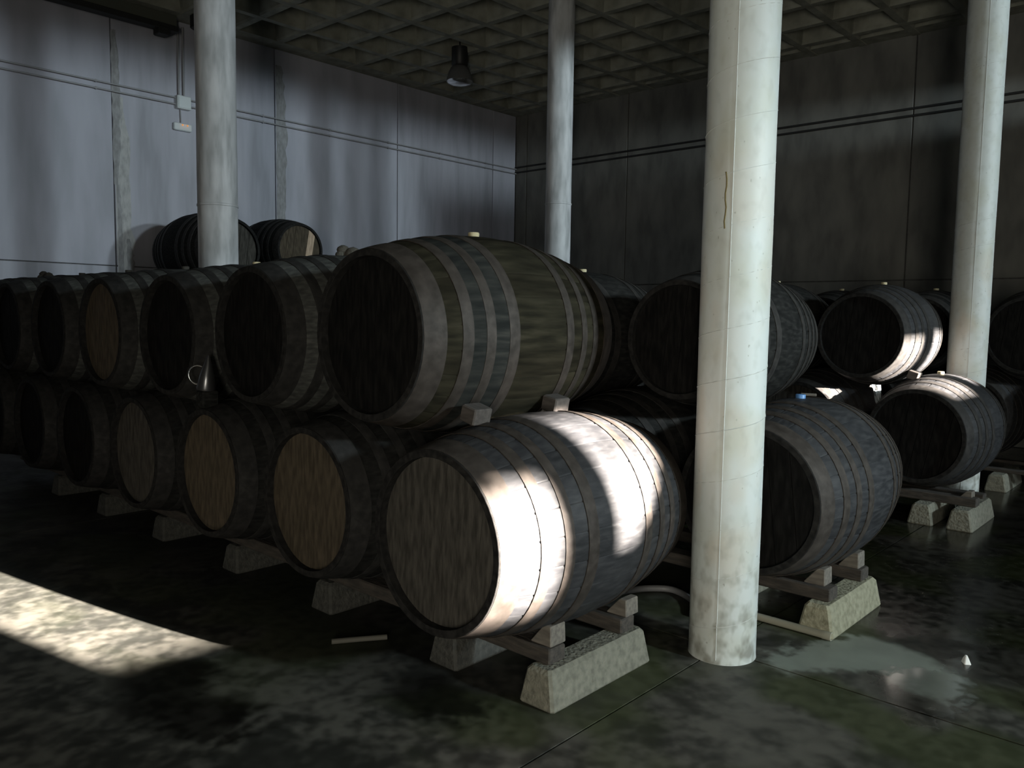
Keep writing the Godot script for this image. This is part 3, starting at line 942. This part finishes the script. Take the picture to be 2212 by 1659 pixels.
	cask("large dark cask high against the pale wall, half behind the grey stained column", gw, Vector3(5.20, CH + 0.765, -10.2), 1.02, -PI / 2, old, "hoop_dark", "head_sooty", "", 1)
	cask("cask high against the pale wall with one tan board in its head", gw, Vector3(6.25, CH + 0.84, -10.2), 0.9, -PI / 2, old, "hoop_dark", "head_brown", "", 4, 4)
	for k in 3:
		cask("dark cask of the end-on stack, carrying the topmost two against the pale wall", gw, Vector3(4.66 + 1.03 * k, CH - 0.10, -10.2), 1.0, -PI / 2, old, "hoop_dark", "head_black", "", k)
	for k in 4:
		cask("floor-level dark cask of the end-on stack against the pale wall", gw, Vector3(4.15 + 1.03 * k, CH - 0.94, -10.2), 1.0, -PI / 2, old, "hoop_dark", "head_black", "", k + 3)

# ============================================================ blocks, beams, chocks
func block_mesh() -> ArrayMesh:
	var st := st_new()
	loft(st, [[0.0, 0.365, 0.092], [0.008, 0.37, 0.096], [0.148, 0.355, 0.068], [0.165, 0.340, 0.054]], 0.012)
	return st.commit()

func build_supports():
	var bm := block_mesh()
	var g := "low concrete blocks under the casks"
	var spots := [
		[2.89, -2.14, "grey concrete block under the sunlit cask, its long side to the camera"],
		[2.89, -2.72, "concrete block in the shade under the head of the sunlit cask"],
		[2.90, -3.72, "concrete block in shade below the first brown-headed cask"],
		[2.90, -4.72, "concrete block in shade below the cask under the metal jug"],
		[2.90, -5.75, "concrete block in shade, third of the left row"],
		[2.90, -6.77, "concrete block in shade, fourth of the left row"],
		[2.90, -7.80, "concrete block in shade, fifth of the left row"],
		[4.50, -1.60, "yellowish concrete block at the foot of the blue-bunged cask, nearest the floor pipe"],
		[4.50, -2.20, "concrete block left of the yellowish one under the blue-bunged cask"],
		[4.50, -3.30, "concrete block of the second row behind the sunlit cask"],
		[7.42, -1.63, "pale concrete block under the sun-streaked cask, nearest the aisle"],
		[7.42, -1.92, "pale concrete block under the sun-streaked cask, farther into the row"],
		[7.42, -3.10, "concrete block of the third row in the dark"],
		[7.42, -4.60, "last concrete block of the third row in the dark"],
		[9.35, -1.78, "pale concrete block at the right edge under the grey lower cask"],
		[9.55, -2.60, "concrete block of the fourth row behind the right column"],
		[9.55, -4.60, "concrete block of the fourth row far in the dark"]]
	for s in spots:
		var o := obj("concrete_block", bm, M["block_shaded"] if s[0] < 3.5 and s[1] < -2.5 else M["block_concrete"], null, Transform3D(Basis(), Vector3(s[0], 0, s[1])))
		if s[1] == -1.60:
			o.material_override = M["block_yellowish"]
		tag(o, s[2], "block", g)
	# long timbers across the blocks
	var bg := "timbers laid across the concrete blocks"
	for s in [
		[2.64, -2.12, -8.9, "front timber under the long left row of casks"], [3.14, -2.10, -8.9, "rear timber under the long left row of casks"],
		[4.27, -1.56, -4.4, "front timber on the yellowish block, end grain to the aisle"], [4.74, -1.56, -4.4, "rear timber behind the chock on the yellowish block"],
		[7.30, -1.56, -5.5, "reddish front timber on the pale blocks of the third row"], [7.72, -1.60, -5.5, "rear timber of the third row"],
		[9.22, -0.7, -5.7, "front timber of the fourth row at the right edge"], [9.84, -0.7, -5.7, "rear timber of the fourth row at the right edge"]]:
		var ln: float = s[1] - s[2]
		var th := 0.07 if s[0] < 7.5 else 0.035
		var o := obj("timber", box_mesh(Vector3(0.11, th, ln), 0.006), M["beam_timber"], null, Transform3D(Basis(), Vector3(s[0], 0.165 + th * 0.5, (s[1] + s[2]) * 0.5)))
		tag(o, s[3], "timber", bg)
	for s in [[-9.80, "front timber skid under the end-on stack at the pale wall"], [-10.60, "rear timber skid under the end-on stack at the pale wall"]]:
		var sk := obj("timber_skid", box_mesh(Vector3(4.4, 0.24, 0.14), 0.008), M["beam_timber"], null, Transform3D(Basis(), Vector3(5.69, 0.12, s[0])))
		tag(sk, s[1], "timber", "skids under the end-on stack")
	# wedges
	var wst := st_new()
	loft(wst, [[0.0, 0.05, 0.055], [0.004, 0.052, 0.057], [0.085, 0.05, 0.022, 0.0, 0.032], [0.09, 0.045, 0.018, 0.0, 0.034]], 0.004)
	var wm := wst.commit()
	var cg := "wooden chocks wedged beside the casks"
	for s in [
		[2.66, 0.235, -2.19, 1.0, "pale wooden chock under the front of the sunlit cask"],
		[3.18, 0.235, -2.16, 0.9, "upright wooden chock under the back of the sunlit cask"],
		[4.30, 0.235, -1.66, 1.0, "wooden chock on the front timber of the blue-bunged cask"],
		[4.74, 0.235, -1.64, 1.0, "dark wooden chock at the back of the blue-bunged cask"],
		[7.34, 0.20, -1.66, 0.9, "small chock on the reddish timber under the sun-streaked cask"]]:
		var o := obj("wooden_chock", wm, M["chock_timber"], null, Transform3D(Basis().scaled(Vector3(1, s[3], 1)), Vector3(s[0], s[1], s[2])))
		tag(o, s[4], "chock", cg)
	var cm := box_mesh(Vector3(0.11, 0.075, 0.09), 0.006)
	for s in [
		[2.53, 1.212, -2.52, 0.25, "square wooden chock wedged between the olive-brown and the sunlit cask"],
		[3.07, 1.222, -2.51, 0.2, "small chock at the back between the olive-brown and the sunlit cask"],
		[7.58, 1.18, -2.17, 0.3, "wooden chock between the crescent-lit cask and the sun-streaked one"]]:
		var o := obj("wooden_chock", cm, M["chock_dark"], null, Transform3D(Basis(Vector3.RIGHT, s[3]), Vector3(s[0], s[1], s[2])))
		tag(o, s[4], "chock", cg)

# ============================================================ pipes, lamp, boxes
func build_fittings():
	for s in [[4.50, "lower thin conduit pipe clipped along the pale left wall"], [4.59, "upper thin conduit pipe clipped along the pale left wall"]]:
		var t := thing("conduit", s[1], "conduit", Vector3(0, s[0], -11.265), "twin conduit pipes on the left wall")
		obj("pipe", tube_mesh([Vector3(-3.4, 0, 0), Vector3(12.38, 0, 0)], 0.011, 8), M["conduit_grey"], t)
		for k in 13:
			obj("clip", box_mesh(Vector3(0.022, 0.036, 0.03), 0.003), M["conduit_grey"], t, Transform3D(Basis(), Vector3(-2.9 + 1.2 * k, 0, -0.01)))
	for s in [[4.52, "lower dark conduit pipe along the far right wall"], [4.62, "upper dark conduit pipe along the far right wall"]]:
		var t := thing("conduit", s[1], "conduit", Vector3(12.372, s[0], 0), "twin conduit pipes on the right wall")
		obj("pipe", tube_mesh([Vector3(0, 0, -11.28), Vector3(0, 0, 9.9)], 0.016, 8), M["steel_dark"], t)
	for s in [[5.40, "left one of the two conduit drops running down to the white junction box"], [5.47, "right one of the two conduit drops running down to the white junction box"]]:
		var o := obj("conduit_drop", tube_mesh([Vector3(s[0], 4.62, -11.27), Vector3(s[0], 5.56, -11.27)], 0.014, 8), M["conduit_grey"])
		tag(o, s[1], "conduit", "conduit drops over the junction box")
	var jb := thing("junction_box", "white square junction box where the wall conduits meet", "junction box", Vector3(5.45, 4.53, -11.3))
	obj("body", box_mesh(Vector3(0.20, 0.18, 0.09), 0.008), M["box_white"], jb, Transform3D(Basis(), Vector3(0, 0, 0.045)))
	obj("cover", box_mesh(Vector3(0.17, 0.15, 0.012), 0.004), M["box_white"], jb, Transform3D(Basis(), Vector3(0, 0, 0.094)))
	var cb := obj("cable", tube_mesh([Vector3(5.42, 4.45, -11.28), Vector3(5.425, 4.26, -11.28)], 0.008, 6), M["conduit_grey"])
	tag(cb, "short thin cable from the junction box down to the emergency light", "cable")
	var el := thing("emergency_light", "flat white emergency light with two amber lamps glowing on the pale wall", "light", Vector3(5.44, 4.20, -11.3))
	obj("housing", box_mesh(Vector3(0.26, 0.105, 0.06), 0.02), M["box_white"], el, Transform3D(Basis(), Vector3(0, 0, 0.03)))
	for k in 2:
		var bst := st_new()
		lathe(bst, [[0.001, -0.008], [0.010, -0.006], [0.012, 0.0], [0.008, 0.007], [0.001, 0.01]], 12, Transform3D(Basis(Vector3.RIGHT, PI / 2), Vector3(-0.01 + 0.07 * k, 0.025, 0.062)))
		obj("amber_lamp", bst.commit(), M["amber_led"], el)
		var ol := OmniLight3D.new()
		ol.name = "amber_light"
		ol.light_color = Color(1.0, 0.6, 0.25)
		ol.light_energy = 0.0002
		ol.light_size = 0.01
		ol.omni_range = 30.0
		ol.omni_attenuation = 2.0
		ol.shadow_enabled = true
		el.add_child(ol, true)
		ol.position = Vector3(-0.01 + 0.07 * k, 0.025, 0.085)
	# steel beam along the top of the left wall
	var sb := thing("steel_beam", "dark steel beam along the top of the pale wall, ending near the conduit drops", "beam", Vector3(0.9, 5.40, -11.10))
	obj("lower_flange", box_mesh(Vector3(8.8, 0.075, 0.16), 0.006), M["steel_dark"], sb, Transform3D(Basis(), Vector3(0, 0.03, 0)))
	obj("web", box_mesh(Vector3(8.8, 0.16, 0.03), 0.003), M["steel_green"], sb, Transform3D(Basis(), Vector3(0, 0.145, 0)))
	var br := obj("bracket", box_mesh(Vector3(0.16, 0.10, 0.18), 0.01), M["steel_dark"], sb, Transform3D(Basis(), Vector3(4.2, -0.03, 0.0)))
	br.name = "bracket"
	var hb := obj("ceiling_box", box_mesh(Vector3(0.32, 0.2, 0.32), 0.02), M["lamp_body"], null, Transform3D(Basis(), Vector3(5.55, CEIL - 0.09, -10.75)))
	tag(hb, "black box under the ceiling beside the top of the grey stained column", "box")
	# pendant lamp
	var pl := thing("pendant_lamp", "unlit bell-shaped industrial lamp hanging from the waffle ceiling", "lamp", Vector3(8.85, 5.2, -9.25))
	var st := st_new()
	lathe(st, [[0.001, 0.52], [0.06, 0.52], [0.125, 0.50], [0.125, 0.24], [0.10, 0.215], [0.001, 0.21]], 28)
	obj("ballast_housing", st.commit(), M["lamp_body"], pl)
	st = st_new()
	lathe(st, [[0.10, 0.225], [0.135, 0.20], [0.17, 0.13], [0.20, 0.04], [0.205, 0.0], [0.197, 0.0], [0.192, 0.04], [0.16, 0.13], [0.125, 0.19], [0.09, 0.21]], 32)
	obj("shade", st.commit(), M["lamp_shade"], pl)
	st = st_new()
	lathe(st, [[0.001, 0.012], [0.12, 0.006], [0.185, 0.018], [0.197, 0.004], [0.18, -0.03], [0.10, -0.05], [0.001, -0.055]], 32)
	obj("lens", st.commit(), M["lamp_rim"], pl)
	obj("hook", tube_mesh([Vector3(0, 0.5, 0), Vector3(0, CEIL - 5.2 + 0.26, 0)], 0.012, 6), M["lamp_body"], pl)

# ============================================================ small things
func build_small_things():
	# pipe on the floor between column and block
	var st := st_new()
	var xf := Transform3D(Basis(Vector3(0, 1, 0), Vector3(0, 0, 1), Vector3(1, 0, 0)), Vector3(4.13, 0.0205, -1.96))
	lathe(st, [[0.016, 0.0], [0.020, 0.0], [0.020, 0.40], [0.0225, 0.405], [0.0225, 0.45], [0.017, 0.45], [0.016, 0.0]], 18, xf)
	tag(obj("plastic_pipe", st.commit(), M["pvc"]), "off-white plastic pipe lying on the floor beside the middle column", "pipe")
	tag(obj("stick", tube_mesh([Vector3(2.31, 0.014, -3.30), Vector3(2.42, 0.014, -3.23), Vector3(2.54, 0.014, -3.15)], 0.014, 8), M["stick_wood"]), "short pale stick on the dark floor below the brown-headed cask", "stick")
	var hp := curve_pts([Vector3(3.84, 0.02, -2.72), Vector3(3.97, 0.02, -2.67), Vector3(4.1, 0.02, -2.60), Vector3(4.18, 0.02, -2.48), Vector3(4.1, 0.02, -2.30), Vector3(3.92, 0.02, -2.16)], 6)
	tag(obj("hose", tube_mesh(hp, 0.02, 8), M["hose_grey"]), "grey hose curving over the floor behind the sunlit cask", "hose")
	# white scrap
	st = st_new()
	loft(st, [[0.0, 0.022, 0.016], [0.02, 0.016, 0.010, 0.004, 0.0], [0.035, 0.006, 0.004, 0.008, 0.002]], 0.004)
	tag(obj("scrap", st.commit(), M["paper"], null, Transform3D(Basis(Vector3.UP, 0.6), Vector3(4.32, 0.0, -0.93))), "crumpled white scrap on the wet floor at the lower right", "scrap")
	# little metal jug in the gap of the left row
	var jug := thing("metal_jug", "small shiny metal jug with a ring handle in the gap of the left row", "jug", Vector3(2.29, 1.187, -4.515))
	jug.rotation = Vector3(0.0, -0.83, -0.10)
	st = st_new()
	lathe(st, [[0.001, 0.0], [0.050, 0.0], [0.054, 0.01], [0.040, 0.09], [0.012, 0.19], [0.006, 0.205], [0.001, 0.206]], 20)
	obj("body", st.commit(), M["steel_dull"], jug)
	var ring := []
	for k in 15:
		var a := PI * 0.35 + PI * 1.3 * k / 14.0
		ring.append(Vector3(-0.055 + cos(a) * 0.052, 0.085 + sin(a) * 0.055, 0.0))
	obj("handle", tube_mesh(ring, 0.0045, 6), M["steel_bright"], jug)
	var jc := obj("wooden_chock", box_mesh(Vector3(0.10, 0.10, 0.09), 0.008), M["oak_shaded"], null, Transform3D(Basis(), Vector3(2.30, 1.135, -4.515)))
	tag(jc, "dark wooden chock that carries the small metal jug", "chock", "wooden chocks wedged beside the casks")
	# a scrap of clear film hanging under the crescent-lit cask
	st = st_new()
	var a0 := Vector3(7.26, 1.10, -2.42)
	var prev := []
	for i in 5:
		var row := []
		for j in 4:
			row.append(a0 + Vector3(0.012 * sin(i * 1.9 + j * 2.3), -0.05 * i, 0.025 * j * (1.0 - 0.12 * i) + 0.014 * i))
		if i > 0:
			for j in 3:
				flat_quad(st, prev[j], prev[j + 1], row[j + 1], row[j], Vector3(-1, 0, 0.2))
		prev = row
	tag(obj("plastic_film", st.commit(), M["film"]), "scrap of clear plastic film hanging below the crescent-lit cask", "film")
	# thin lath beside the blue bung
	tag(obj("lath", box_mesh(Vector3(0.03, 0.015, 0.09), 0.003), M["chock_timber"], null, Transform3D(Basis(Vector3.UP, 0.4), Vector3(4.72, 1.207, -1.93))), "small wooden lath lying on the cask beside the blue bung", "lath")
	# added unseen leaves outside the openings, placed to shape the sun patches
	var rg := RandomNumberGenerator.new()
	rg.seed = 11
	st = st_new()
	var spots := []
	for k in 1100:   # over the lower right of the second opening
		var uu := rg.randf()
		var vv := rg.randf() * 0.8
		if uu > 0.20 + vv * 1.3 + 0.05 * sin(vv * 40.0):
			spots.append(Vector3(5.10 + 0.58 * uu, 3.70 + 0.70 * vv, 0))
	for k in 26:    # a fringe along the top edges
		spots.append(Vector3(4.05 + 0.78 * rg.randf(), 4.12 + rg.randf_range(-0.03, 0.05), 0))
		spots.append(Vector3(5.08 + 0.6 * rg.randf(), 4.38 + rg.randf_range(-0.05, 0.04), 0))
	for k in 7:
		spots.append(Vector3(4.45 + 0.12 * rg.randf(), 4.06 + rg.randf_range(-0.03, 0.03), 0))
		spots.append(Vector3(5.22 + 0.3 * rg.randf(), 4.18 + rg.randf_range(-0.06, 0.06), 0))
	for sp in spots:
		var c: Vector3 = sp + Vector3(0.05, 0.07, 10.27 + rg.randf_range(-0.06, 0.06))
		var b := Basis.from_euler(Vector3(rg.randf_range(-0.5, 0.5), rg.randf_range(-0.5, 0.5), rg.randf_range(0, TAU))) * rg.randf_range(0.026, 0.042)
		var pts := [Vector3(0, 1.2, 0), Vector3(0.7, 0.3, 0.12), Vector3(0.4, -0.8, 0.0), Vector3(-0.4, -0.8, 0.0), Vector3(-0.7, 0.3, 0.12)]
		var nn := b.z.normalized()
		for q in 3:
			tri(st, [c + b * pts[0], c + b * pts[q + 1], c + b * pts[q + 2]], [nn, nn, nn])
	var leaf := plain("shade_leaf", Color(0.05, 0.09, 0.03), 0.6)
	leaf.cull_mode = BaseMaterial3D.CULL_DISABLED
	var shade_leaves = tag(obj("shade_leaves", st.commit(), leaf), "added unseen leaves that shape the sun patches, outside the openings behind the viewer", "shade_leaves")
	shade_leaves.set_meta("kind", "stuff")
